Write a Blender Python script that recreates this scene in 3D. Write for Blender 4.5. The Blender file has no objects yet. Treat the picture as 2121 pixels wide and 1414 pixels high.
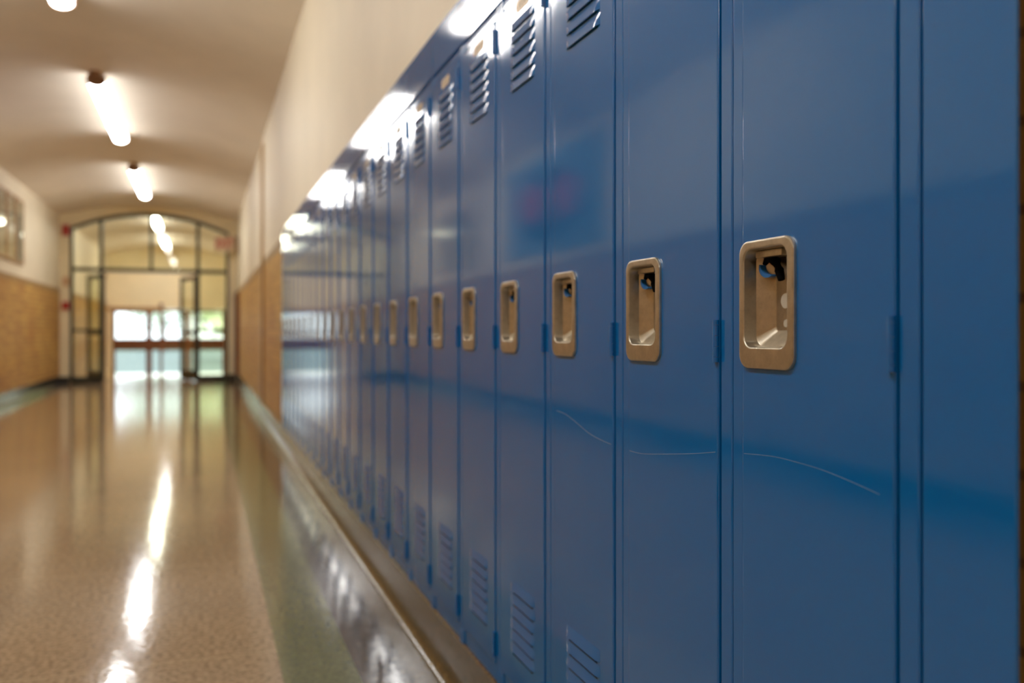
import bpy, bmesh, math, random
from mathutils import Vector
random.seed(7)
C = bpy.context.scene.collection
SC = bpy.context.scene
pi = math.pi

# ------------------------------------------------------------------ camera
CAM_H = 0.946          # eye height
YAW = math.radians(19.3)
cam_d = bpy.data.cameras.new('camera')
cam_d.sensor_width = 36.0
cam_d.lens = 1825 / 2121 * 36.0
cam_d.shift_y = -0.0090
cam_d.clip_start = 0.02
cam_d.clip_end = 300
cam_d.dof.use_dof = True
cam_d.dof.focus_distance = 1.16
cam_d.dof.aperture_fstop = 2.8
cam_d.dof.aperture_blades = 0
cam = bpy.data.objects.new('camera', cam_d)
cam.location = (0, 0, CAM_H)
cam.rotation_euler = (pi / 2, 0, -YAW)
C.objects.link(cam)
SC.camera = cam

# ------------------------------------------------------------------ world, sun, exposure
W = bpy.data.worlds.new('sky')
SC.world = W
W.use_nodes = True
wn = W.node_tree.nodes
bg = wn['Background']
bg.inputs[0].default_value = (0.86, 0.95, 1.0, 1)
bg.inputs[1].default_value = 3.4
sun_d = bpy.data.lights.new('sun', 'SUN')
sun_d.energy = 5.0
sun_d.angle = math.radians(0.6)
sun_d.color = (1.0, 0.95, 0.86)
sun = bpy.data.objects.new('sun', sun_d)
sun.rotation_euler = (math.radians(38), math.radians(24), math.radians(-30))
C.objects.link(sun)
SC.view_settings.view_transform = 'Standard'
SC.view_settings.look = 'None'
SC.view_settings.exposure = 0.0
SC.view_settings.gamma = 1.0
SC.view_settings.use_curve_mapping = False
SC.cycles.use_denoising = True
SC.cycles.max_bounces = 12
SC.cycles.diffuse_bounces = 6
SC.cycles.glossy_bounces = 6
SC.cycles.transparent_max_bounces = 16

LAMP = 36.0            # radiance of the fluorescent lenses
LAMP_COL = (0.98, 0.985, 0.98)

# ------------------------------------------------------------------ materials
def srgb(r, g, b):
    f = lambda c: (c / 12.92) if c <= 0.04045 else ((c + 0.055) / 1.055) ** 2.4
    return (f(r / 255), f(g / 255), f(b / 255), 1)

def mat(name, col, rough=0.5, metal=0.0, spec=0.5, coat=0.0):
    m = bpy.data.materials.new(name)
    m.use_nodes = True
    b = m.node_tree.nodes['Principled BSDF']
    b.inputs['Base Color'].default_value = col
    b.inputs['Roughness'].default_value = rough
    b.inputs['Metallic'].default_value = metal
    b.inputs['Specular IOR Level'].default_value = spec
    b.inputs['Coat Weight'].default_value = coat
    b.inputs['Coat Roughness'].default_value = 0.05
    return m

def nd(m, typ, **kw):
    n = m.node_tree.nodes.new(typ)
    for k, v in kw.items():
        if k in n.inputs:
            n.inputs[k].default_value = v
        else:
            setattr(n, k, v)
    return n

def lk(m, a, b):
    m.node_tree.links.new(a, b)

def bsdf(m):
    return m.node_tree.nodes['Principled BSDF']

def noise(m, scale, detail=3.0, rough=0.5, vec=None):
    n = nd(m, 'ShaderNodeTexNoise', Scale=scale, Detail=detail, Roughness=rough)
    if vec is None:
        t = nd(m, 'ShaderNodeTexCoord')
        vec = t.outputs['Object']
    lk(m, vec, n.inputs['Vector'])
    return n

def ramp(m, fac, stops):
    r = nd(m, 'ShaderNodeValToRGB')
    e = r.color_ramp.elements
    while len(e) < len(stops):
        e.new(0.5)
    for i, (p, c) in enumerate(stops):
        e[i].position = p
        e[i].color = c
    lk(m, fac, r.inputs[0])
    return r

def bump(m, hgt, dist, strength=1.0, prev=None):
    b = nd(m, 'ShaderNodeBump', Strength=strength, Distance=dist)
    lk(m, hgt, b.inputs['Height'])
    if prev is not None:
        lk(m, prev, b.inputs['Normal'])
    lk(m, b.outputs[0], bsdf(m).inputs['Normal'])
    return b.outputs[0]

# blue locker enamel: orange peel and a little panel waviness
M_blue = mat('blue_enamel', srgb(5, 99, 168), 0.08, 0, 0.5)
bsdf(M_blue).inputs['IOR'].default_value = 1.72
_t = nd(M_blue, 'ShaderNodeTexCoord')
_n1 = noise(M_blue, 5.0, 1.5, 0.5, _t.outputs['Object'])
_n2 = noise(M_blue, 420.0, 1.0, 0.5, _t.outputs['Object'])
_b = bump(M_blue, _n1.outputs[0], 0.004, 0.07)
bump(M_blue, _n2.outputs[0], 0.0003, 0.08, _b)
_n3 = noise(M_blue, 9.0, 6.0, 0.65, _t.outputs['Object'])
_r = ramp(M_blue, _n3.outputs[0], [(0.3, (0.05,) * 3 + (1,)), (0.8, (0.11,) * 3 + (1,))])
lk(M_blue, _r.outputs[0], bsdf(M_blue).inputs['Roughness'])

M_inside = mat('locker_inside_blue', srgb(16, 50, 86), 0.5)

# handle: plated bronze
M_bronze = mat('champagne_bronze', srgb(186, 152, 112), 0.33, 0.92)
_n = noise(M_bronze, 60.0, 6.0, 0.7)
_r = ramp(M_bronze, _n.outputs[0], [(0.3, srgb(176, 168, 152)), (0.7, srgb(206, 197, 180))])
lk(M_bronze, _r.outputs[0], bsdf(M_bronze).inputs['Base Color'])
_n = noise(M_bronze, 900.0, 2.0, 0.6)
bump(M_bronze, _n.outputs[0], 0.0002, 0.12)

M_black = mat('slot_shadow_black', srgb(6, 6, 7), 0.9, 0, 0.1)  # matte black for the darkness of the latch slot and its shadow
M_latchblue = mat('blue_latch_paint', srgb(38, 104, 168), 0.35)
M_rivet = mat('pale_zinc', srgb(208, 202, 188), 0.4, 0.3)
M_plate = mat('tan_number_plate', srgb(196, 172, 136), 0.4, 0.3)
M_digit = mat('brown_digit_paint', srgb(92, 66, 38), 0.5)
M_scratch = mat('bare_scratch', srgb(112, 134, 164), 0.6)

def painted(name, col, var=6, rough=0.55):
    m = mat(name, col, rough)
    n = noise(m, 1.6, 4.0, 0.6)
    lo = tuple(c * (1 - var / 100) for c in col[:3]) + (1,)
    hi = tuple(min(1, c * (1 + var / 100)) for c in col[:3]) + (1,)
    r = ramp(m, n.outputs[0], [(0.3, lo), (0.7, hi)])
    lk(m, r.outputs[0], bsdf(m).inputs['Base Color'])
    n2 = noise(m, 90.0, 3.0, 0.6)
    bump(m, n2.outputs[0], 0.001, 0.15)
    return m

M_cream = painted('cream_paint', srgb(228, 215, 188))
M_ceil = painted('ceiling_plaster', srgb(240, 229, 212), 5, 0.7)
M_endcream = painted('end_wall_cream', srgb(238, 224, 186))

# glazed roman brick wainscot on the side walls (pattern lies in the Y-Z plane)
def brick_mat(name):
    m = mat(name, srgb(170, 118, 64), 0.5, 0, 0.4)
    t = nd(m, 'ShaderNodeTexCoord')
    s = nd(m, 'ShaderNodeSeparateXYZ')
    lk(m, t.outputs['Object'], s.inputs[0])
    c = nd(m, 'ShaderNodeCombineXYZ')
    lk(m, s.outputs[1], c.inputs[0])
    lk(m, s.outputs[2], c.inputs[1])
    b = nd(m, 'ShaderNodeTexBrick')
    b.offset = 0.5
    b.inputs['Scale'].default_value = 1.0
    b.inputs['Brick Width'].default_value = 0.30
    b.inputs['Row Height'].default_value = 0.075
    b.inputs['Mortar Size'].default_value = 0.005
    b.inputs['Mortar Smooth'].default_value = 0.2
    b.inputs['Bias'].default_value = 0.0
    b.inputs['Color1'].default_value = srgb(214, 178, 106)
    b.inputs['Color2'].default_value = srgb(186, 146, 84)
    b.inputs['Mortar'].default_value = srgb(150, 118, 78)
    lk(m, c.outputs[0], b.inputs['Vector'])
    n = noise(m, 1.1, 2.0, 0.5, t.outputs['Object'])
    r = ramp(m, n.outputs[0], [(0.3, srgb(232, 208, 184)), (0.7, srgb(255, 246, 218))])
    mx = nd(m, 'ShaderNodeMix', data_type='RGBA', blend_type='MULTIPLY')
    mx.inputs[0].default_value = 1.0
    lk(m, b.outputs['Color'], mx.inputs[6])
    lk(m, r.outputs[0], mx.inputs[7])
    lk(m, mx.outputs[2], bsdf(m).inputs['Base Color'])
    bump(m, b.outputs['Fac'], -0.004, 0.5)
    return m

M_brick = brick_mat('glazed_brick')
M_brickcap = mat('glazed_brick_cap', srgb(156, 120, 72), 0.4)

# terrazzo
def terrazzo(name, base, dark, light, rough=0.13, seams=False, wav=1.0):
    m = mat(name, base, rough, 0, 0.95)
    t = nd(m, 'ShaderNodeTexCoord')
    n = noise(m, 62.0, 5.0, 0.72, t.outputs['Object'])
    r = ramp(m, n.outputs[0], [(0.34, dark), (0.5, base), (0.66, light)])
    n2 = noise(m, 1.3, 3.0, 0.6, t.outputs['Object'])
    r2 = ramp(m, n2.outputs[0], [(0.3, (0.86, 0.86, 0.86, 1)), (0.7, (1.06, 1.05, 1.03, 1))])
    mx = nd(m, 'ShaderNodeMix', data_type='RGBA', blend_type='MULTIPLY')
    mx.inputs[0].default_value = 1.0
    lk(m, r.outputs[0], mx.inputs[6])
    lk(m, r2.outputs[0], mx.inputs[7])
    out = mx.outputs[2]
    if seams:
        s = nd(m, 'ShaderNodeSeparateXYZ')
        lk(m, t.outputs['Object'], s.inputs[0])
        a = nd(m, 'ShaderNodeMath', operation='ADD')
        lk(m, s.outputs[1], a.inputs[0])
        a.inputs[1].default_value = 20.4
        d = nd(m, 'ShaderNodeMath', operation='MODULO')
        lk(m, a.outputs[0], d.inputs[0])
        d.inputs[1].default_value = 1.1
        l = nd(m, 'ShaderNodeMath', operation='LESS_THAN')
        lk(m, d.outputs[0], l.inputs[0])
        l.inputs[1].default_value = 0.006
        mx2 = nd(m, 'ShaderNodeMix', data_type='RGBA')
        lk(m, l.outputs[0], mx2.inputs[0])
        lk(m, out, mx2.inputs[6])
        mx2.inputs[7].default_value = srgb(188, 164, 128)
        out = mx2.outputs[2]
    lk(m, out, bsdf(m).inputs['Base Color'])
    n3 = noise(m, 34.0, 2.0, 0.55, t.outputs['Object'])
    b1 = bump(m, n3.outputs[0], 0.0014 * wav, 0.34)
    n4 = noise(m, 3.0, 2.0, 0.5, t.outputs['Object'])
    bump(m, n4.outputs[0], 0.003 * wav, 0.16, b1)
    return m

M_floor = terrazzo('tan_terrazzo', srgb(160, 134, 104), srgb(104, 86, 66), srgb(198, 172, 140), 0.09, True)
M_green = terrazzo('green_terrazzo', srgb(112, 112, 70), srgb(84, 86, 54), srgb(132, 132, 86), 0.12)
M_border = terrazzo('brown_terrazzo', srgb(84, 68, 46), srgb(56, 46, 32), srgb(112, 92, 64), 0.12)
M_cove = terrazzo('cove_terrazzo', srgb(96, 82, 52), srgb(70, 60, 38), srgb(116, 100, 66), 0.16, wav=0.4)
M_darkbase = terrazzo('dark_terrazzo', srgb(46, 44, 40), srgb(34, 33, 30), srgb(62, 58, 52), 0.16, wav=0.4)

M_frame = mat('olive_black_metal', srgb(42, 42, 26), 0.4, 0, 0.5)
M_brass = mat('aged_brass', srgb(120, 98, 60), 0.35, 0.8)
M_wood = mat('brown_wood', srgb(116, 66, 36), 0.4)
_n = noise(M_wood, 14.0, 5.0, 0.6)
_r = ramp(M_wood, _n.outputs[0], [(0.3, srgb(96, 52, 28)), (0.7, srgb(136, 80, 46))])
lk(M_wood, _r.outputs[0], bsdf(M_wood).inputs['Base Color'])
M_oak = mat('tan_oak', srgb(172, 132, 84), 0.4)
M_red = mat('alarm_red', srgb(176, 22, 16), 0.35)
M_white = mat('white_metal', srgb(232, 226, 214), 0.4)
M_signface = mat('sign_face', srgb(226, 206, 172), 0.4)
M_signred = mat('sign_red', srgb(206, 62, 48), 0.45)
M_clear = mat('strobe_lens', srgb(236, 232, 224), 0.15)
M_tan = mat('tan_plastic', srgb(206, 162, 118), 0.5)
M_conduit = painted('wall_joint_paint', srgb(176, 144, 98))
M_endcap = mat('lamp_end_cap', srgb(150, 112, 80), 0.5)

def glass_mat(name, tint):
    m = bpy.data.materials.new(name)
    m.use_nodes = True
    nt = m.node_tree
    nt.nodes.clear()
    o = nt.nodes.new('ShaderNodeOutputMaterial')
    tr = nt.nodes.new('ShaderNodeBsdfTransparent')
    tr.inputs[0].default_value = tint
    gl = nt.nodes.new('ShaderNodeBsdfGlossy')
    gl.inputs['Roughness'].default_value = 0.01
    fr = nt.nodes.new('ShaderNodeFresnel')
    ge = nt.nodes.new('ShaderNodeNewGeometry')
    mr = nt.nodes.new('ShaderNodeMapRange')          # same reflectance from both sides of the thin pane
    mr.inputs[3].default_value = 1.45
    mr.inputs[4].default_value = 1 / 1.45
    nt.links.new(ge.outputs['Backfacing'], mr.inputs[0])
    nt.links.new(mr.outputs[0], fr.inputs[0])
    mx = nt.nodes.new('ShaderNodeMixShader')
    nt.links.new(fr.outputs[0], mx.inputs[0])
    nt.links.new(tr.outputs[0], mx.inputs[1])
    nt.links.new(gl.outputs[0], mx.inputs[2])
    nt.links.new(mx.outputs[0], o.inputs[0])
    return m

M_glass = glass_mat('tinted_glass', (0.93, 0.94, 0.84, 1))
M_clearglass = glass_mat('clear_glass', (0.96, 0.98, 0.97, 1))

def lamp_mat(name, strength):
    m = bpy.data.materials.new(name)
    m.use_nodes = True
    b = bsdf(m)
    b.inputs['Base Color'].default_value = (0.9, 0.9, 0.88, 1)
    b.inputs['Emission Color'].default_value = LAMP_COL + (1,)
    b.inputs['Emission Strength'].default_value = strength
    return m
M_lamp = lamp_mat('fluorescent_lens', LAMP)
M_lampside = lamp_mat('fluorescent_lens_prismatic_side', LAMP * 0.18)   # ribbed sides of a wraparound lens are dimmer

M_mural_bg = mat('banner_blue_grey', srgb(112, 134, 158), 0.6)
M_mural_red = mat('banner_red', srgb(176, 42, 48), 0.6)
M_mural_navy = mat('banner_navy', srgb(26, 36, 62), 0.6)
M_print = mat('print_paper', srgb(222, 208, 180), 0.6)
M_print_brown = mat('print_brown', srgb(156, 126, 92), 0.6)
M_pave = painted('pale_concrete', srgb(196, 196, 188), 5, 0.8)
M_asphalt = painted('grey_asphalt', srgb(90, 104, 102), 8, 0.8)
M_grass = painted('lawn_green', srgb(96, 138, 58), 20, 0.9)
M_leaf = mat('leaf_overexposed', srgb(226, 232, 196), 0.6)  # nearly white leaves: overexposed daylight put into their colour
M_leaf2 = mat('leaf_overexposed_grey', srgb(212, 222, 208), 0.6)  # greyer leaves, likewise bleached in colour to look overexposed
M_bark = mat('bark', srgb(92, 76, 60), 0.9)
M_step = painted('stair_concrete', srgb(196, 182, 152), 6, 0.5)

# ------------------------------------------------------------------ mesh helpers
def obj(name, bm, mats, parent=None, smooth=35, loc=(0, 0, 0)):
    me = bpy.data.meshes.new(name)
    bmesh.ops.recalc_face_normals(bm, faces=bm.faces[:]) if getattr(bm, 'fixn', False) else None
    bm.to_mesh(me)
    bm.free()
    for m in (mats if isinstance(mats, (list, tuple)) else [mats]):
        me.materials.append(m)
    if smooth:
        for p in me.polygons:
            p.use_smooth = True
        me.set_sharp_from_angle(angle=math.radians(smooth))
    o = bpy.data.objects.new(name, me)
    C.objects.link(o)
    o.location = loc
    if smooth:
        w = o.modifiers.new('weighted_normal', 'WEIGHTED_NORMAL')
        w.keep_sharp = True
        w.weight = 80
    if parent is not None:
        o.parent = parent
    return o

def tag(o, label, cat, group=None, kind=None):
    o['label'] = label
    o['category'] = cat
    if group:
        o['group'] = group
    if kind:
        o['kind'] = kind
    return o

def thing(name, loc, label, cat, group=None, kind=None):
    o = bpy.data.objects.new(name, None)
    o.empty_display_size = 0.1
    C.objects.link(o)
    o.location = loc
    return tag(o, label, cat, group, kind)

def box(bm, x0, x1, y0, y1, z0, z1, r=0.0, seg=2, mi=0):
    v = [bm.verts.new((x, y, z)) for x in (x0, x1) for y in (y0, y1) for z in (z0, z1)]
    idx = [(0, 1, 3, 2), (4, 6, 7, 5), (0, 4, 5, 1), (2, 3, 7, 6), (0, 2, 6, 4), (1, 5, 7, 3)]
    fs = [bm.faces.new([v[i] for i in f]) for f in idx]
    for f in fs:
        f.material_index = mi
    if r > 0:
        es = set()
        for f in fs:
            es.update(f.edges)
        res = bmesh.ops.bevel(bm, geom=list(es), offset=r, segments=seg, profile=0.5, affect='EDGES', clamp_overlap=True)
        for f in res['faces']:
            f.material_index = mi
    return bm

def prism(bm, pts, axis, a0, a1, mi=0, caps=True):
    """extrude a closed 2-D outline along an axis ('x','y','z')"""
    def co(p, a):
        return {'x': (a, p[0], p[1]), 'y': (p[0], a, p[1]), 'z': (p[0], p[1], a)}[axis]
    A = [bm.verts.new(co(p, a0)) for p in pts]
    B = [bm.verts.new(co(p, a1)) for p in pts]
    n = len(pts)
    fs = []
    for i in range(n):
        j = (i + 1) % n
        fs.append(bm.faces.new((A[i], A[j], B[j], B[i])))
    if caps:
        fs.append(bm.faces.new(A[::-1]))
        fs.append(bm.faces.new(B))
    for f in fs:
        f.material_index = mi
    bmesh.ops.recalc_face_normals(bm, faces=fs)
    return fs

def bridge(bm, La, Lb, mi=0, closed=True):
    n = len(La)
    for i in range(n if closed else n - 1):
        j = (i + 1) % n
        f = bm.faces.new((La[i], La[j], Lb[j], Lb[i]))
        f.material_index = mi

def tube(bm, pts, r, n=8, mi=0):
    rings = []
    for k, p in enumerate(pts):
        p = Vector(p)
        d = (Vector(pts[min(k + 1, len(pts) - 1)]) - Vector(pts[max(k - 1, 0)])).normalized()
        up = Vector((0, 0, 1)) if abs(d.z) < 0.9 else Vector((1, 0, 0))
        a = d.cross(up).normalized()
        b = d.cross(a)
        rr = r[k] if isinstance(r, (list, tuple)) else r
        rings.append([bm.verts.new(p + a * rr * math.cos(2 * pi * i / n) + b * rr * math.sin(2 * pi * i / n)) for i in range(n)])
    for A, B in zip(rings, rings[1:]):
        bridge(bm, A, B, mi)
    f1 = bm.faces.new(rings[0][::-1])
    f2 = bm.faces.new(rings[-1])
    f1.material_index = f2.material_index = mi

def cyl(bm, c, axis, r, h, n=20, mi=0, rb=0.0):
    pts = [(c[0] + r * math.cos(2 * pi * i / n), c[1] + r * math.sin(2 * pi * i / n)) for i in range(n)]
    return prism(bm, pts, axis, c[2], c[2] + h, mi)

def rrect(y0, y1, z0, z1, r, n=6):
    out = []
    for cy, cz, a0 in ((y1 - r, z1 - r, 0), (y0 + r, z1 - r, 90), (y0 + r, z0 + r, 180), (y1 - r, z0 + r, 270)):
        for k in range(n + 1):
            a = math.radians(a0 + 90 * k / n)
            out.append((cy + r * math.cos(a), cz + r * math.sin(a)))
    return out

NB = bmesh.new

# ------------------------------------------------------------------ layout constants
XL, XR = -2.50, 0.625       # side walls
XC = (XL + XR) / 2
HALF = (XR - XL) / 2
SPRING, CROWN = 3.10, 3.335
Y_BACK, Y_FRAME, Y_FLOOR, Y_END = -8.0, 18.0, 20.0, 26.4
WAIN = 1.745
D = 0.62                    # locker front plane
PITCH, Y0, NLOCK = 0.3048, 0.642, 23
Y_LOCK_END = Y0 + PITCH * NLOCK
LOW = -0.62                 # entrance landing level

def vault(x):
    return CROWN - (CROWN - SPRING) * ((x - XC) / HALF) ** 2

def plane_pt(u, v):
    """point on the locker front plane for a measured spot on the door"""
    k = u - 421.4
    return (1270.2 / k - 0.2171, CAM_H - (v - 688) / k * 0.6569)

# ================================================================== SETTING
# floor: tan field, green strips, brown borders
bm = NB()
xs = [(XL - 0.0, -2.28, 2), (-2.28, 0.205, 0), (0.205, 0.405, 1), (0.405, XR + 0.33, 2)]
for x0, x1, mi in xs:
    v = [bm.verts.new(p) for p in ((x0, Y_BACK, 0), (x1, Y_BACK, 0), (x1, Y_FLOOR, 0), (x0, Y_FLOOR, 0))]
    bm.faces.new(v).material_index = mi
v = [bm.verts.new(p) for p in ((XL, Y_FLOOR, -0.16), (XR + 0.33, Y_FLOOR, -0.16), (XR + 0.33, Y_FLOOR, 0), (XL, Y_FLOOR, 0))]
bm.faces.new(v).material_index = 0
fl = obj('floor', bm, [M_floor, M_green, M_border], smooth=0)
tag(fl, 'polished tan terrazzo floor with green strips and brown borders', 'floor', kind='structure')

# steps down to the entrance landing
bm = NB()
for k in range(1, 4):
    y = Y_FLOOR + 0.3 * (k - 1)
    box(bm, XL, XR + 0.3, y, y + 0.3, LOW, -0.155 * k)
box(bm, XL, XR + 0.3, Y_FLOOR + 0.9, Y_END + 0.15, LOW - 0.1, LOW)
st = obj('floor_landing', bm, M_step, smooth=0)
tag(st, 'short flight of steps down to the entrance landing', 'steps', kind='structure')

# ceiling: shallow barrel vault, a shell with thickness
bm = NB()
N = 36
lo, hi = [], []
for y in (Y_BACK - 0.2, Y_END + 0.2):
    lo.append([bm.verts.new((XL - 0.2 + (2 * HALF + 0.4) * i / N, y, vault(XL - 0.2 + (2 * HALF + 0.4) * i / N))) for i in range(N + 1)])
    hi.append([bm.verts.new((XL - 0.2 + (2 * HALF + 0.4) * i / N, y, 3.7)) for i in range(N + 1)])
for i in range(N):
    bm.faces.new((lo[0][i], lo[1][i], lo[1][i + 1], lo[0][i + 1]))
    bm.faces.new((hi[0][i], hi[0][i + 1], hi[1][i + 1], hi[1][i]))
ce = obj('ceiling', bm, M_ceil)
tag(ce, 'shallow cream barrel vaulted ceiling over the corridor', 'ceiling', kind='structure')

# left wall: cream above, glazed brick wainscot with cap below
bm = NB()
box(bm, XL - 0.2, XL, Y_BACK, Y_END + 0.2, WAIN, 3.2, mi=0)
box(bm, XL - 0.2, XL + 0.012, Y_BACK, Y_FRAME, 0.0, WAIN - 0.075, mi=1)
box(bm, XL - 0.2, XL + 0.012, Y_FRAME, Y_END + 0.2, LOW, WAIN - 0.075, mi=1)
box(bm, XL - 0.2, XL + 0.018, Y_BACK, Y_END + 0.2, WAIN - 0.075, WAIN, 0.006, mi=2)
wl = obj('wall_left', bm, [M_cream, M_brick, M_brickcap])
tag(wl, 'left corridor wall, cream above a tan glazed brick wainscot', 'wall', kind='structure')

# right wall: lockers stand in a recess of it
TOPZ = 1.802
bm = NB()
box(bm, XR, XR + 0.5, Y_BACK, Y_END + 0.2, TOPZ, 3.2, mi=0)
for y0, y1 in ((Y_BACK, 0.640), (Y_LOCK_END + 0.006, Y_END + 0.2)):
    if y1 > 5:
        box(bm, XR, XR + 0.5, y0, y1, WAIN, TOPZ, mi=0)
        box(bm, XR, XR + 0.5, y0, y1, LOW, WAIN - 0.075, mi=1)
        box(bm, XR - 0.005, XR + 0.5, y0, y1, WAIN - 0.075, WAIN, 0.004, mi=2)
    else:
        box(bm, XR + 0.03, XR + 0.5, y0, y1, WAIN, TOPZ, mi=0)
        box(bm, XR + 0.03, XR + 0.5, y0, y1, 0, WAIN, mi=1)
box(bm, XR + 0.335, XR + 0.5, 0.638, Y_LOCK_END + 0.02, 0, TOPZ, mi=0)
wr = obj('wall_right', bm, [M_cream, M_brick, M_brickcap])
tag(wr, 'right corridor wall, cream over the lockers and tan brick beyond them', 'wall', kind='structure')

# vertical joint strip on the right wall beyond the lockers
bm = NB()
box(bm, XR - 0.022, XR + 0.01, 10.0, 10.34, 0.15, WAIN + 0.004, 0.004, mi=1)
box(bm, XR - 0.022, XR + 0.01, 10.0, 10.34, WAIN + 0.004, 3.02, 0.004, mi=0)
tj = obj('trim_1', bm, [M_conduit, M_brickcap])
tag(tj, 'shallow vertical pilaster strip on the right wall beyond the lockers', 'trim', kind='structure')

# cove base, right: curb under the lockers and on along the brick
def cove(x_face, side, y0, y1, h, r, ztop_depth):
    pts = [(x_face + side * ztop_depth, h)]
    pts += [(x_face + side * 0.004, h), (x_face, h - 0.004)]
    for k in range(7):
        a = math.radians(90 * k / 6)
        pts.append((x_face - side * r * (1 - math.cos(a)), r - r * math.sin(a)))
    pts.append((x_face - side * (r + 0.002), -0.02))
    pts.append((x_face + side * ztop_depth, -0.02))
    bm = NB()
    prism(bm, pts, 'y', y0, y1)
    return bm

br = obj('baseboard_right', cove(D + 0.003, 1, Y_BACK, Y_FRAME, 0.152, 0.028, 0.33), M_cove)
tag(br, 'brown terrazzo cove base under the lockers and right wall', 'baseboard', kind='structure')
bl = obj('baseboard_left', cove(XL + 0.02, -1, Y_BACK, Y_FRAME, 0.15, 0.028, 0.1), M_darkbase)
tag(bl, 'dark terrazzo cove base along the left wall', 'baseboard', kind='structure')

# corridor wall behind the camera
bm = NB()
box(bm, XL - 0.2, XR + 0.5, Y_BACK - 0.2, Y_BACK, 0, 3.45)
wb = obj('wall_back', bm, M_cream)
tag(wb, 'cream wall closing the corridor behind the viewpoint', 'wall', kind='structure')

# wall with the arched opening
OX0, OX1 = -2.325, 0.465
def arch(x, ztop=3.205, rise=0.32):
    return ztop - rise * ((x - (OX0 + OX1) / 2) / ((OX1 - OX0) / 2)) ** 2
bm = NB()
box(bm, XL, OX0, Y_FRAME, Y_FRAME + 0.22, 0, vault(XL) + 0.05)
box(bm, OX1, XR, Y_FRAME, Y_FRAME + 0.22, 0, vault(XR) + 0.05)
K = 28
for i in range(K):
    xa = OX0 + (OX1 - OX0) * i / K
    xb = OX0 + (OX1 - OX0) * (i + 1) / K
    prism(bm, [(xa, arch(xa)), (xb, arch(xb)), (xb, vault(xb) + 0.05), (xa, vault(xa) + 0.05)], 'y', Y_FRAME, Y_FRAME + 0.22)
bmesh.ops.remove_doubles(bm, verts=bm.verts[:], dist=0.0005)
we = obj('wall_far', bm, M_endcream, smooth=0)
tag(we, 'cream cross wall with a wide arched opening at the corridor end', 'wall', kind='structure')

# black base at the foot of that wall
bm = NB()
box(bm, XL + 0.02, OX0, Y_FRAME - 0.02, Y_FRAME, 0, 0.13, 0.004)
box(bm, OX1, XR - 0.02, Y_FRAME - 0.02, Y_FRAME, 0, 0.13, 0.004)
bf = obj('baseboard_far', bm, M_darkbase)
tag(bf, 'black base at the foot of the arched cross wall', 'baseboard', kind='structure')

# glazed screen with transom in the arch
scr = thing('window_1', (0, Y_FRAME + 0.08, 0), 'dark metal glazed screen with arched transom filling the end opening', 'window', kind='structure')
PW = 0.055
posts = [OX0 + PW / 2, -1.80, -0.935, -0.10, OX1 - PW / 2]
TZ = 2.115
bm = NB()
y0, y1 = -0.045, 0.045
for i, px in enumerate(posts):
    zt = arch(px) - 0.004
    if i == 2:
        box(bm, px - PW / 2, px + PW / 2, y0, y1, TZ, zt)
    else:
        w = PW if i in (0, 4) else 0.065
        box(bm, px - w / 2, px + w / 2, y0, y1, 0.0, zt - (0.01 if i in (0, 4) else 0))
box(bm, OX0, OX1, y0 - 0.005, y1 + 0.005, TZ - 0.035, TZ + 0.035)
for xa, xb in ((posts[0], posts[1]), (posts[3], posts[4])):
    box(bm, xa, xb, y0, y1, 0.0, 0.12)
    box(bm, xa, xb, y0, y1, 0.955, 1.0)
for i in range(K):
    xa = OX0 + (OX1 - OX0) * i / K
    xb = OX0 + (OX1 - OX0) * (i + 1) / K
    prism(bm, [(xa, arch(xa) - 0.065), (xb, arch(xb) - 0.065), (xb, arch(xb) - 0.002), (xa, arch(xa) - 0.002)], 'y', y0, y1)
obj('frame', bm, M_frame, scr, smooth=0)
def pane(parent, x0, x1, z0, z1, arched=False, m=M_glass, t=0.006, yc=0.0):
    bm = NB()
    if arched:
        n = 8
        top = [(x1 + (x0 - x1) * i / n, arch(x1 + (x0 - x1) * i / n) - 0.06) for i in range(n + 1)]
        prism(bm, [(x0, z0), (x1, z0)] + top, 'y', yc - t / 2, yc + t / 2)
    else:
        box(bm, x0, x1, yc - t / 2, yc + t / 2, z0, z1)
    return obj('pane', bm, m, parent, smooth=0)
for a, b in zip(posts, posts[1:]):
    pane(scr, a + 0.02, b - 0.02, TZ + 0.03, 0, True)
for a, b in ((posts[0], posts[1]), (posts[3], posts[4])):
    pane(scr, a + 0.02, b - 0.03, 0.11, 0.965)
    pane(scr, a + 0.02, b - 0.03, 0.99, TZ - 0.03)

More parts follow.
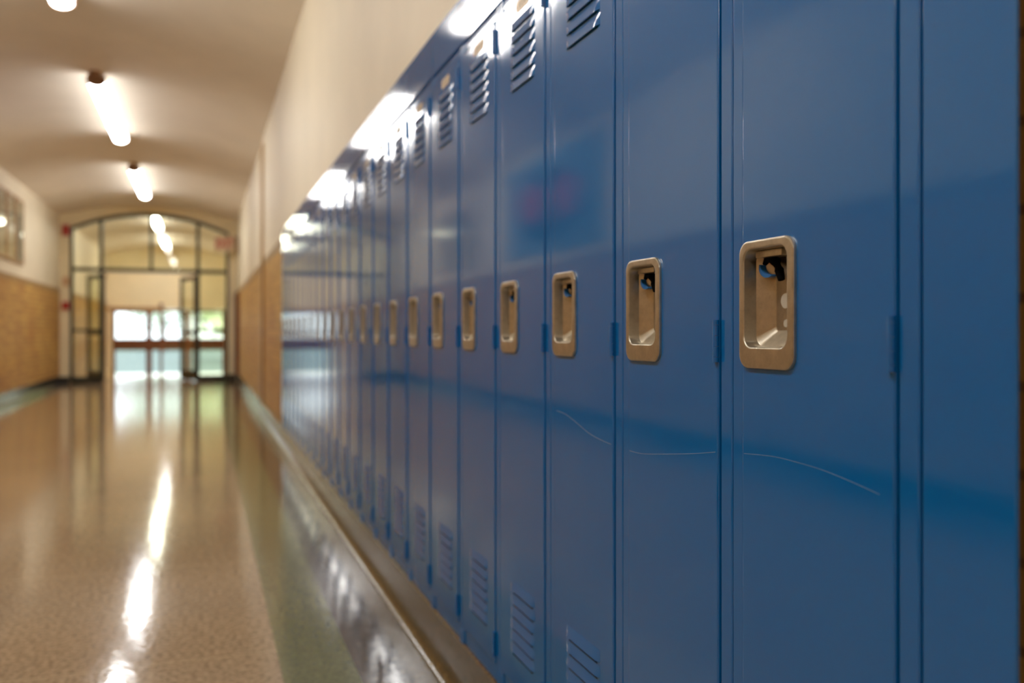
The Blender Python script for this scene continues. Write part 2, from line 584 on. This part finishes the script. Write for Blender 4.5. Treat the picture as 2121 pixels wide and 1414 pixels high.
# the two glazed door leaves, swung into the lobby
def leaf(name, hinge, ang, sign, label):
    d = thing(name, (hinge[0], hinge[1], 0.0), label, 'door', kind='structure')
    d.rotation_euler = (0, 0, ang)
    w, h = 0.81, 2.05
    bm = NB()
    for xa, xb in ((0, 0.075), (w - 0.075, w)):
        box(bm, xa, xb, -0.022, 0.022, 0.012, h, 0.003)
    box(bm, 0.07, w - 0.07, -0.022, 0.022, h - 0.085, h, 0.003)
    box(bm, 0.07, w - 0.07, -0.022, 0.022, 0.012, 0.20, 0.003)
    box(bm, 0.07, w - 0.07, -0.022, 0.022, 0.90, 0.98, 0.003)
    obj('door_frame', bm, M_frame, d)
    bm = NB(); box(bm, 0.06, w - 0.06, -0.003, 0.003, 0.19, 0.91)
    obj('pane', bm, M_glass, d, smooth=0)
    bm = NB(); box(bm, 0.06, w - 0.06, -0.003, 0.003, 0.97, h - 0.08)
    obj('pane', bm, M_glass, d, smooth=0)
    bm = NB()
    box(bm, 0.09, w - 0.09, sign * 0.07 - 0.014, sign * 0.07 + 0.014, 0.925, 0.965, 0.006)
    for xx in (0.10, w - 0.12):
        box(bm, xx, xx + 0.03, min(0.02 * sign, sign * 0.07), max(0.02 * sign, sign * 0.07), 0.93, 0.96)
    obj('push_bar', bm, M_brass, d)
    bm = NB(); box(bm, 0.05, 0.30, -sign * 0.075, -sign * 0.02, h - 0.07, h - 0.015, 0.004) if sign < 0 else box(bm, 0.05, 0.30, -0.075, -0.02, h - 0.07, h - 0.015, 0.004)
    obj('door_closer', bm, M_endcap, d)
    return d
leaf('door_1', (-1.765, Y_FRAME + 0.15), math.radians(116), 1, 'left glazed metal door leaf swung open into the lobby')
leaf('door_2', (-0.135, Y_FRAME + 0.15), math.radians(111), -1, 'right glazed metal door leaf swung open into the lobby')

# brown door edge on the right wall just before the screen
dr = thing('door_3', (XR, 17.2, 0), 'brown wooden side door seen edge on at the right wall end', 'door', kind='structure')
bm = NB(); box(bm, -0.06, 0.0, -0.05, 0.0, 0.15, 1.70, 0.003); box(bm, -0.06, 0.0, 0.72, 0.77, 0.15, 1.70, 0.003); box(bm, -0.06, 0.0, 0, 0.72, 1.65, 1.70, 0.003)
obj('door_frame', bm, M_wood, dr)
bm = NB(); box(bm, -0.010, 0.0, 0.0, 0.72, 0.152, 1.65, 0.002)
obj('door_leaf', bm, M_oak, dr)

# end wall of the lobby with the opening for the entrance doors
EX0, EX1, EZ1 = -2.36, 0.585, 1.60
bm = NB()
box(bm, XL, EX0, Y_END, Y_END + 0.3, LOW, EZ1)
box(bm, EX1, XR, Y_END, Y_END + 0.3, LOW, EZ1)
box(bm, XL, XR, Y_END, Y_END + 0.3, EZ1, 3.45)
wo = obj('wall_front', bm, M_endcream, smooth=0)
tag(wo, 'cream lobby wall above the exterior entrance doors', 'wall', kind='structure')

def entrance(name, x0, x1, label):
    d = thing(name, (x0, Y_END + 0.10, LOW), label, 'door', kind='structure')
    w = x1 - x0
    h = EZ1 - LOW - 0.02
    bm = NB()
    s = 0.075
    z_mid0, z_mid1 = CAM_H - 0.50 - LOW, CAM_H - 0.18 - LOW
    box(bm, 0, s, -0.03, 0.03, 0, h, 0.003)
    box(bm, w - s, w, -0.03, 0.03, 0, h, 0.003)
    box(bm, s, w - s, -0.03, 0.03, h - 0.07, h, 0.003)
    box(bm, s, w - s, -0.03, 0.03, 0, 0.30, 0.003)
    box(bm, s, w - s, -0.03, 0.03, z_mid0, z_mid1, 0.003)
    obj('door_frame', bm, M_wood, d)
    bm = NB(); box(bm, s - 0.01, w - s + 0.01, -0.004, 0.004, 0.29, z_mid0 + 0.01)
    obj('pane', bm, M_clearglass, d, smooth=0)
    bm = NB(); box(bm, s - 0.01, w - s + 0.01, -0.004, 0.004, z_mid1 - 0.01, h - 0.06)
    obj('pane', bm, M_clearglass, d, smooth=0)
    bm = NB()
    tube(bm, [(0.09, -0.09, z_mid0 + 0.12), (w - 0.09, -0.09, z_mid0 + 0.12)], 0.014)
    for xx in (0.11, w - 0.11):
        tube(bm, [(xx, -0.09, z_mid0 + 0.12), (xx, -0.03, z_mid0 + 0.12)], 0.01)
    obj('push_bar', bm, M_brass, d)
entrance('door_4', EX0, -1.43, 'leftmost brown wooden entrance door with two glass panes')
entrance('door_5', -1.43, -0.43, 'middle brown wooden entrance door with two glass panes')
entrance('door_6', -0.43, EX1, 'rightmost brown wooden entrance door with two glass panes')

# rail with post in front of the entrance doors
rl = thing('stair_railing', (-1.09, Y_END - 0.5, LOW), 'tan rail on a dark post before the left entrance doors', 'railing')
bm = NB(); box(bm, -0.035, 0.035, -0.035, 0.035, 0, 2.32, 0.006); box(bm, -0.05, 0.05, -0.05, 0.05, 2.28, 2.36, 0.008)
obj('post', bm, M_wood, rl)
bm = NB(); box(bm, -1.35, -0.035, -0.025, 0.025, 2.16, 2.25, 0.006)
obj('rail', bm, M_oak, rl)
for k in range(12):
    bm = NB()
    x = -1.28 + k * 0.105
    box(bm, x, x + 0.05, -0.012, 0.012, 2.10, 2.162)
    obj('spindle', bm, M_wood, rl)


# ================================================================== LIGHTS OF THE PLACE
def make_light():
    L = 2.6
    t = thing('ceiling_light', (0, 0, 0), '', 'ceiling light', 'ceiling lights along the crown of the vault')
    zt = CROWN - 0.003
    bm = NB()
    box(bm, -0.070, 0.070, 0.0, L, zt - 0.026, zt - 0.002, 0.004)
    obj('housing', bm, M_white, t)
    # wraparound lens
    pts = []
    for k in range(13):
        a = math.radians(180 + 180 * k / 12)
        pts.append((0.075 * math.cos(a), zt - 0.062 + 0.05 * math.sin(a)))
    pts = [(-0.075, zt - 0.027)] + pts + [(0.075, zt - 0.027)]
    bm = NB()
    fs = prism(bm, pts, 'y', 0.012, L - 0.012)
    for f in fs:
        f.normal_update()
        f.material_index = 1 if f.normal.z > -0.45 else 0
    obj('lens', bm, [M_lamp, M_lampside], t)
    for yy in (0.0, L - 0.012):
        cap = [(p[0] * 1.12, zt - 0.062 + (p[1] - zt + 0.062) * 1.12) for p in pts]
        bm = NB()
        prism(bm, cap, 'y', yy, yy + 0.012)
        obj('end_cap', bm, M_endcap, t)
    bm = NB()
    cyl(bm, (0, -0.06, zt - 0.04), 'z', 0.05, 0.05, 20)
    obj('mount', bm, M_endcap, t)
    return t

light_labels = [
    (-4.98, 'ceiling light behind the viewpoint, next to the one overhead'),
    (-0.34, 'ceiling light right over the nearest lockers'),
    (4.30, 'nearest white ceiling light, its end cut off by the top frame edge'),
    (8.95, 'largest fully visible white ceiling light, second from the viewer'),
    (13.60, 'white ceiling light just in front of the arched glazed screen'),
    (18.40, 'first lobby ceiling light seen through the arched transom'),
    (22.95, 'farthest lobby ceiling light above the entrance doors'),
]
def copy_tree(o, parent=None):
    c = o.copy()
    C.objects.link(c)
    if parent is not None:
        c.parent = parent
    for ch in [x for x in bpy.data.objects if x.parent == o]:
        copy_tree(ch, c)
    return c
L0 = make_light()
for i, (y, lab) in enumerate(light_labels):
    o = L0 if i == 0 else copy_tree(L0)
    o.location = (XC, y, 0)
    o['label'] = lab

# ================================================================== LOCKERS
DY0, DY1, DZ0, DZ1 = 0.0281, 0.2800, 0.198, 1.646     # door leaf
HY0, HY1, HZ0, HZ1 = 0.1745, 0.2800, 0.903, 1.055     # handle plate
OY0, OY1, OZ0, OZ1 = 0.1865, 0.2705, 0.928, 1.045     # cup opening
LY0, LY1 = 0.077, 0.220                               # louvres
top_lips = [1.456 + 0.0253 * i for i in range(6)]
bot_lips = [0.271 + 0.0256 * i for i in range(6)]
LOUV_H, LOUV_D = 0.0200, 0.0043

def grid_with_holes(bm, y0, y1, z0, z1, holes, x=0.0):
    ys = sorted(set([y0, y1] + [h[0] for h in holes] + [h[1] for h in holes]))
    zs = sorted(set([z0, z1] + [h[2] for h in holes] + [h[3] for h in holes]))
    vs = {}
    def gv(i, j):
        if (i, j) not in vs:
            vs[(i, j)] = bm.verts.new((x, ys[i], zs[j]))
        return vs[(i, j)]
    for i in range(len(ys) - 1):
        for j in range(len(zs) - 1):
            cy, cz = (ys[i] + ys[i + 1]) / 2, (zs[j] + zs[j + 1]) / 2
            if any(h[0] < cy < h[1] and h[2] < cz < h[3] for h in holes):
                continue
            bm.faces.new((gv(i, j), gv(i, j + 1), gv(i + 1, j + 1), gv(i + 1, j)))

def louvre(bm, y0, y1, zl):
    """pressed-out hood: flush at its top and sides, open along its lower lip"""
    n, m = 14, 5
    rows = []
    for j in range(m + 1):
        t = j / m                       # 0 top .. 1 lip
        z = zl + LOUV_H * (1 - t)
        row = []
        for i in range(n + 1):
            a = i / n
            y = y0 + (y1 - y0) * (a if 0 < i < n else a)
            e = min(a, 1 - a) * (y1 - y0)
            w = min(1.0, e / 0.012)
            w = math.sin(w * pi / 2) ** 0.8
            d = LOUV_D * w * (0.82 * t + 0.18 * math.sin(t * pi / 2))
            row.append(bm.verts.new((-d - 0.0001, y, z)))
        rows.append(row)
    for A, B in zip(rows, rows[1:]):
        bridge(bm, A, B, 0, False)
    # rolled lip
    lip = [bm.verts.new((min(0.0015, v.co.x + 0.0018), v.co.y, v.co.z - 0.0006)) for v in rows[-1]]
    lip2 = [bm.verts.new((min(0.002, v.co.x + 0.002), v.co.y, v.co.z + 0.003)) for v in rows[-1]]
    bridge(bm, rows[-1], lip, 0, False)
    bridge(bm, lip, lip2, 0, False)

def make_locker():
    t = thing('locker', (0, 0, 0), '', 'locker', 'blue lockers in the row on the right')
    # --- cabinet: posts, rails and the box behind
    bm = NB()
    box(bm, 0.0030, 0.03, 0.0006, 0.0268, 0.158, 1.677, 0.0026, 3)
    box(bm, 0.0030, 0.03, 0.2812, 0.3042, 0.158, 1.677, 0.0026, 3)
    box(bm, 0.0015, 0.03, 0.0006, 0.0150, 0.154, 0.186, 0.0014, 2)
    box(bm, 0.0015, 0.03, 0.2930, 0.3042, 0.154, 0.186, 0.0014, 2)
    box(bm, 0.0060, 0.03, 0.0260, 0.2820, 0.154, 0.194, 0.005, 3)
    box(bm, 0.0050, 0.03, 0.0260, 0.2820, 1.650, 1.677, 0.004, 3)
    # shell
    for a in (0.0014, 0.3024):
        box(bm, 0.028, 0.31, a, a + 0.001, 0.156, 1.675, mi=1)
    box(bm, 0.309, 0.311, 0.0014, 0.3034, 0.156, 1.675, mi=1)
    box(bm, 0.028, 0.31, 0.0024, 0.3024, 0.156, 0.158, mi=1)
    box(bm, 0.028, 0.31, 0.0024, 0.3024, 1.673, 1.675, mi=1)
    obj('cabinet_body', bm, [M_blue, M_inside], t)
    # --- door
    bm = NB()
    r = 0.0028
    holes = [(OY0 - 0.002, OY1 + 0.002, OZ0 - 0.002, OZ1 + 0.002)]
    for zl in top_lips + bot_lips:
        holes.append((LY0 + 0.012, LY1 - 0.012, zl - (0.0012 if zl > 1 else 0.0068), zl + LOUV_H - 0.006))
    grid_with_holes(bm, DY0 + r, DY1 - r, DZ0 + r, DZ1 - r, holes)
    prev = None
    for k in range(6):
        if k < 5:
            a = math.radians(90 * k / 4)
            o, x = r - r * math.sin(a), r * (1 - math.cos(a))
        else:
            o, x = 0.0, 0.019
        L = [bm.verts.new((x, y, z)) for y, z in ((DY0 + o, DZ0 + o), (DY0 + o, DZ1 - o), (DY1 - o, DZ1 - o), (DY1 - o, DZ0 + o))]
        if prev:
            bridge(bm, prev, L)
        prev = L
    for zl in top_lips + bot_lips:
        louvre(bm, LY0, LY1, zl)
    door = obj('door', bm, M_blue, t, smooth=40)
    # hinges: five knuckles each
    for zc in (1.602, 0.935, 0.242):
        bm = NB()
        segs = [0.006, 0.013, 0.013, 0.013, 0.006]
        z = zc - 0.027
        for s in segs:
            for f in cyl(bm, (-0.0012, 0.0312, z), 'z', 0.0042, s, 16):
                pass
            z += s + 0.0007
        obj('hinge', bm, M_blue, door)
    # number plate with raised figures and two rivets
    bm = NB()
    P = rrect(0.108, 0.188, 1.6125, 1.6365, 0.0115, 6)
    prism(bm, P, 'x', -0.0014, 0.0005, 0)
    for yy in (0.1145, 0.1815):
        cyl(bm, (yy, 1.6245, -0.0022), 'x', 0.0024, 0.001, 12, 1)
    for yy in (0.131, 0.145, 0.159):
        box(bm, -0.0019, -0.0012, yy, yy + 0.0028, 1.618, 1.631, mi=1)
    obj('number_plate', bm, [M_plate, M_digit], door)
    # --- recessed handle
    bm = NB()
    n = 7
    def ring(x, y0, y1, z0, z1, rad):
        return [bm.verts.new((x, a, b)) for a, b in rrect(y0, y1, z0, z1, rad, n)]
    i = lambda e: (OY0 + e, OY1 - e, OZ0 + e, OZ1 - e)
    L = [ring(0.0002, HY0 + 0.0004, HY1 - 0.0004, HZ0 + 0.0004, HZ1 - 0.0004, 0.0165),
         ring(-0.0026, HY0, HY1, HZ0, HZ1, 0.017),
         ring(-0.0040, HY0 + 0.0006, HY1 - 0.0006, HZ0 + 0.0006, HZ1 - 0.0006, 0.0165),
         ring(-0.0046, HY0 + 0.0022, HY1 - 0.0022, HZ0 + 0.0022, HZ1 - 0.0022, 0.015),
         ring(-0.0046, HY0 + 0.0030, HY1 - 0.0030, HZ0 + 0.0030, HZ1 - 0.0030, 0.0145),
         ring(-0.0046, *i(-0.0020), 0.0160),
         ring(-0.0046, *i(-0.0012), 0.0155),
         ring(-0.0041, *i(-0.0002), 0.0145),
         ring(-0.0028, *i(0.0006), 0.014),
         ring(0.0130, *i(0.0016), 0.013),
         ring(0.0142, *i(0.0028), 0.012),
         ring(0.0285, OY0 + 0.008, OY1 - 0.0180, OZ0 + 0.0190, OZ1 - 0.008, 0.006),
         ring(0.0295, OY0 + 0.010, OY1 - 0.0200, OZ0 + 0.0210, OZ1 - 0.010, 0.005)]
    for A, B in zip(L, L[1:]):
        bridge(bm, A, B)
    bm.faces.new(L[-1])
    # stop lug under the upper rim
    box(bm, 0.008, 0.027, 0.213, 0.2635, 1.0350, 1.0432, 0.001, 2)
    hnd = obj('handle', bm, M_bronze, t, smooth=38)
    # lift latch: solid black piece for the dark slot and its shadow, painted hook curling out
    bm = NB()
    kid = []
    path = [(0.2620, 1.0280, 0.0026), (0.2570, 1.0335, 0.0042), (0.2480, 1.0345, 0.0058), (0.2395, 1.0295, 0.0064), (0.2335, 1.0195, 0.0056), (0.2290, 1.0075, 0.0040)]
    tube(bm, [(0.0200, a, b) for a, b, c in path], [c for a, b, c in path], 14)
    obj('latch_slot_shadow', bm, M_black, hnd)
    bm = NB()
    outer, inner = [], []
    cy, cz = 0.2465, 1.0235
    for k in range(15):
        a = math.radians(18 - 140 * k / 14)
        w = 0.0042 * math.sin(pi * (0.12 + 0.80 * k / 14)) + 0.0008
        outer.append((cy + 0.0160 * math.cos(a), cz + 0.0125 * math.sin(a)))
        inner.append((cy + (0.0160 - w) * math.cos(a), cz + (0.0125 - w) * math.sin(a)))
    prism(bm, outer + inner[::-1], 'x', 0.0120, 0.0200)
    obj('latch_hook', bm, M_latchblue, hnd)
    for cyy, czz, rr in ((0.2315, 0.983, 0.0090), (0.2310, 0.9565, 0.0046)):
        bm = NB()
        cyl(bm, (cyy, czz, 0.0275), 'x', rr, 0.0025, 20)
        obj('rivet', bm, M_rivet, hnd)
    return t

ORD = ['first', 'second', 'third', 'fourth', 'fifth', 'sixth', 'seventh', 'eighth', 'ninth', 'tenth', 'eleventh', 'twelfth',
       'thirteenth', 'fourteenth', 'fifteenth', 'sixteenth', 'seventeenth', 'eighteenth', 'nineteenth', 'twentieth',
       'twenty-first', 'twenty-second', 'twenty-third']
lock0 = make_locker()
lockers = []
for i in range(NLOCK):
    o = lock0 if i == 0 else copy_tree(lock0)
    o.location = (D, Y0 + PITCH * i, 0)
    if i == 0:
        o['label'] = 'nearest blue metal locker, largest, beside the plain blue filler panel'
    elif i == NLOCK - 1:
        o['label'] = 'farthest blue metal locker, the narrowest in view, against the brick wall'
    else:
        o['label'] = 'blue metal locker, %s one counted from the filler panel at right' % ORD[i]
    lockers.append(o)
def door_of(o):
    return next(c for c in bpy.data.objects if c.parent == o and c.name.split('.')[0] == 'door')

# long scratch running over the three nearest doors
def scratch(i, pts, w=0.00035):
    o = lockers[i]
    bm = NB()
    P = []
    for u, v in pts:
        s, z = plane_pt(u, v)
        P.append((s - o.location.y, z))
    # smooth the polyline
    Q = []
    n = len(P)
    for k in range(n - 1):
        p0, p1, p2, p3 = P[max(k - 1, 0)], P[k], P[k + 1], P[min(k + 2, n - 1)]
        for q in range(6):
            t = q / 6
            Q.append(tuple(0.5 * (2 * p1[c] + (p2[c] - p0[c]) * t + (2 * p0[c] - 5 * p1[c] + 4 * p2[c] - p3[c]) * t * t + (3 * p1[c] - p0[c] - 3 * p2[c] + p3[c]) * t ** 3) for c in (0, 1)))
    Q.append(P[-1])
    tube(bm, [(0.00015, a, b) for a, b in Q], w, 6)
    s = obj('scratch', bm, M_scratch, door_of(o))
    s['label'] = 'thin pale scratch line in the blue paint'
scratch(2, [(1153, 850), (1172, 858), (1195, 876), (1220, 897), (1245, 911), (1266, 920)], 0.0005)
scratch(1, [(1304, 933), (1322, 938), (1345, 940), (1400, 940), (1440, 939), (1482, 936)], 0.0004)
scratch(0, [(1541, 939), (1600, 945), (1650, 957), (1700, 972), (1760, 996), (1822, 1024)], 0.00032)

# fascia panels above the doors
def fascia(i0, i1, label, y0=None):
    a = (Y0 + PITCH * i0 + 0.0015) if y0 is None else y0
    b = Y0 + PITCH * i1 - 0.0015
    bm = NB()
    prism(bm, [(0.005, 1.685), (-0.001, TOPZ - 0.004), (0.0, TOPZ - 0.002), (0.018, TOPZ - 0.002), (0.026, 1.685)], 'y', a, b)
    o = obj('fascia_panel', bm, M_blue, loc=(D, 0, 0))
    tag(o, label, 'locker trim', 'blue fascia panels over the lockers')
fascia(0, 1, 'short blue fascia panel above the filler panel and nearest locker', 0.537)
fascia(1, 6, 'nearest long blue fascia panel, with the big glare, above the locker doors')
fascia(6, 11, 'second long blue fascia panel above the locker doors')
fascia(11, 16, 'third long blue fascia panel above the locker doors')
fascia(16, 21, 'fourth long blue fascia panel above the locker doors')
fascia(21, 23, 'farthest short blue fascia panel at the brick wall end')

# plain filler panel at the near end of the row
bm = NB()
box(bm, 0.004, 0.0085, 0.5405, 0.6405, 0.155, 1.681, 0.0020, 3)
box(bm, 0.008, 0.03, 0.630, 0.6405, 0.157, 1.679)
fp = obj('filler_panel', bm, M_blue, loc=(D, 0, 0))
tag(fp, 'plain blue filler panel at the right end of the locker row', 'locker trim')

# ================================================================== THINGS ON THE WALLS
# framed displays on the left wall
frames = [(13.95, 14.48, 'framed glazed display on the left wall, nearest the glazed screen', 0),
          (13.36, 13.89, 'second framed glazed display from the screen on the left wall', 1),
          (12.77, 13.30, 'third framed glazed display from the screen on the left wall', 0),
          (12.18, 12.71, 'fourth framed glazed display from the screen on the left wall', 1)]
for ya, yb, lab, v in frames:
    t = thing('picture_frame', (XL, (ya + yb) / 2, 1.92), lab, 'picture frame', 'framed displays on the left wall')
    hw = (yb - ya) / 2
    H = 0.93
    bm = NB(); box(bm, 0.0, 0.012, -hw + 0.02, hw - 0.02, 0.02, H - 0.02)
    box(bm, 0.012, 0.014, -hw + 0.09, -hw + (0.16 if v else 0.20), 0.12, H - 0.14, mi=1)
    obj('backing', bm, [M_print, M_print_brown], t)
    bm = NB()
    fw = 0.04
    box(bm, 0.0, 0.030, -hw, -hw + fw, 0, H, 0.005); box(bm, 0.0, 0.030, hw - fw, hw, 0, H, 0.005)
    box(bm, 0.0, 0.030, -hw + fw, hw - fw, 0, fw, 0.005); box(bm, 0.0, 0.030, -hw + fw, hw - fw, H - fw, H, 0.005)
    obj('frame', bm, M_oak, t)
    bm = NB(); box(bm, 0.020, 0.024, -hw + 0.03, hw - 0.04, 0.04, H - 0.04)
    obj('glass', bm, M_clearglass, t, smooth=0)

# blue-grey banner on the left wall (seen mirrored in the locker doors)
t = thing('banner', (XL + 0.019, 9.4, 1.85), 'blue grey banner with dark red shapes on the left wall', 'banner')
bm = NB(); box(bm, 0.0, 0.012, -1.5, 1.5, 0, 1.15, 0.003)
obj('banner_cloth', bm, M_mural_bg, t)
bm = NB()
for cy, cz, ry, rz in ((-0.55, 0.60, 0.34, 0.26), (0.45, 0.62, 0.36, 0.24)):
    pts = [(cy + ry * math.cos(2 * pi * k / 40) * (1 + 0.12 * math.sin(3 * 2 * pi * k / 40)), cz + rz * math.sin(2 * pi * k / 40) * (1 + 0.10 * math.cos(5 * 2 * pi * k / 40))) for k in range(40)]
    prism(bm, pts, 'x', 0.0125, 0.0155)
obj('red_patch', bm, M_mural_red, t)
bm = NB()
pts = [(0.95 * math.cos(2 * pi * k / 48) * (1 + 0.1 * math.sin(4 * 2 * pi * k / 48)), 0.55 + 0.42 * math.sin(2 * pi * k / 48)) for k in range(48)]
prism(bm, pts, 'x', 0.0115, 0.0125)
obj('navy_patch', bm, M_mural_navy, t)

# fire alarm strobe, tan box and pull station by the far left corner
t = thing('fire_alarm_strobe', (XL + 0.115, Y_FRAME, 2.72), 'red fire alarm strobe high on the wall left of the screen', 'fire alarm')
bm = NB(); box(bm, -0.055, 0.055, -0.05, 0, 0, 0.20, 0.008); obj('housing', bm, M_red, t)
bm = NB(); box(bm, -0.03, 0.03, -0.062, -0.045, 0.02, 0.075, 0.006); obj('strobe_lens', bm, M_red, t)
t = thing('fire_pull_station', (XL + 0.115, Y_FRAME, 1.36), 'red fire pull station beside the brick corner left of the screen', 'fire alarm')
bm = NB(); box(bm, -0.055, 0.055, -0.055, 0, 0, 0.15, 0.008); obj('housing', bm, M_red, t)
bm = NB(); box(bm, -0.035, 0.035, -0.070, -0.05, 0.05, 0.075, 0.004); obj('pull_handle', bm, M_red, t)
bm = NB(); box(bm, -0.05, 0.05, -0.03, 0, 0, 0.16, 0.006)
o = obj('wall_box', bm, M_tan, loc=(XL + 0.115, Y_FRAME, 1.80))
tag(o, 'small tan wall box between strobe and pull station', 'wall box')

# exit sign on a bracket from the right wall
t = thing('exit_sign', (0.375, 17.72, 2.515), 'red lettered EXIT sign on a bracket at the right of the screen', 'exit sign')
bm = NB(); box(bm, -0.175, 0.175, -0.03, 0.03, -0.025, 0.26, 0.006); obj('housing', bm, M_signface, t)
bm = NB(); box(bm, 0.10, 0.25, -0.02, 0.02, 0.225, 0.26, 0.004); box(bm, 0.21, 0.25, -0.02, 0.02, -0.08, 0.26, 0.004)
obj('bracket', bm, M_endcap, t)
cu = bpy.data.curves.new('exit_text', 'FONT')
cu.body = 'EXIT'
cu.size = 0.25
cu.align_x = 'CENTER'
cu.align_y = 'CENTER'
cu.extrude = 0.004
cu.offset = 0.004
tmp = bpy.data.objects.new('tmp', cu)
C.objects.link(tmp)
bpy.context.view_layer.update()
me = bpy.data.meshes.new_from_object(tmp.evaluated_get(bpy.context.evaluated_depsgraph_get()))
bpy.data.objects.remove(tmp)
me.materials.clear()
me.materials.append(M_signred)
o = bpy.data.objects.new('letters', me)
C.objects.link(o)
o.parent = t
o.location = (0, -0.033, 0.118)
o.rotation_euler = (pi / 2, 0, 0)
o.scale = (0.64, 0.95, 1)

# ================================================================== OUTSIDE
bm = NB()
box(bm, -60, 60, Y_END + 0.3, 37, LOW - 0.3, LOW - 0.02)
o = obj('ground', bm, M_pave, smooth=0)
tag(o, 'pale concrete apron outside the entrance doors', 'ground', kind='structure')
bm = NB()
box(bm, -80, 80, 37, 84, LOW - 0.3, LOW - 0.04)
o = obj('parking_area', bm, M_asphalt, smooth=0)
tag(o, 'grey asphalt parking area beyond the pale apron', 'parking area', kind='structure')
bm = NB()
box(bm, -80, 80, 84, 160, LOW - 0.3, LOW + 0.0)
o = obj('lawn', bm, M_grass, smooth=0)
tag(o, 'green lawn beyond the parking area', 'lawn', kind='structure')

def tree(x, y, h, r, m, label):
    t = thing('tree', (x, y, LOW), label, 'tree', 'trees outside the entrance')
    bm = NB()
    tube(bm, [(0, 0, 0), (0.1, 0, h * 0.3), (0.05, 0.1, h * 0.6)], [0.22, 0.17, 0.09], 9)
    obj('trunk', bm, M_bark, t)
    bm = NB()
    for k in range(1700):
        a, b = random.uniform(0, 2 * pi), random.uniform(-1, 1)
        q = random.uniform(0.55, 1.0)
        c = math.sqrt(1 - b * b)
        p = Vector((r * q * c * math.cos(a), r * q * c * math.sin(a), h * 0.62 + h * 0.42 * q * b))
        s = random.uniform(0.12, 0.26)
        d1 = Vector((random.uniform(-1, 1), random.uniform(-1, 1), random.uniform(-1, 1))).normalized() * s
        d2 = Vector((random.uniform(-1, 1), random.uniform(-1, 1), random.uniform(-1, 1))).normalized() * s
        bm.faces.new([bm.verts.new(p + e) for e in (-d1, d2, d1, -d2)])
    obj('foliage', bm, m, t, smooth=0)
tree(-17.5, 62, 7.0, 3.4, M_leaf2, 'pale green tree at the left, seen through the left entrance door')
tree(-3.2, 78, 8.0, 3.4, M_leaf2, 'pale green tree seen through the middle entrance door')
tree(1.5, 50, 6.0, 2.8, M_leaf, 'pale yellow-green tree seen through the right entrance door')
tree(9.0, 60, 7.5, 3.4, M_leaf, 'pale yellow-green tree at the far right outside the entrance')
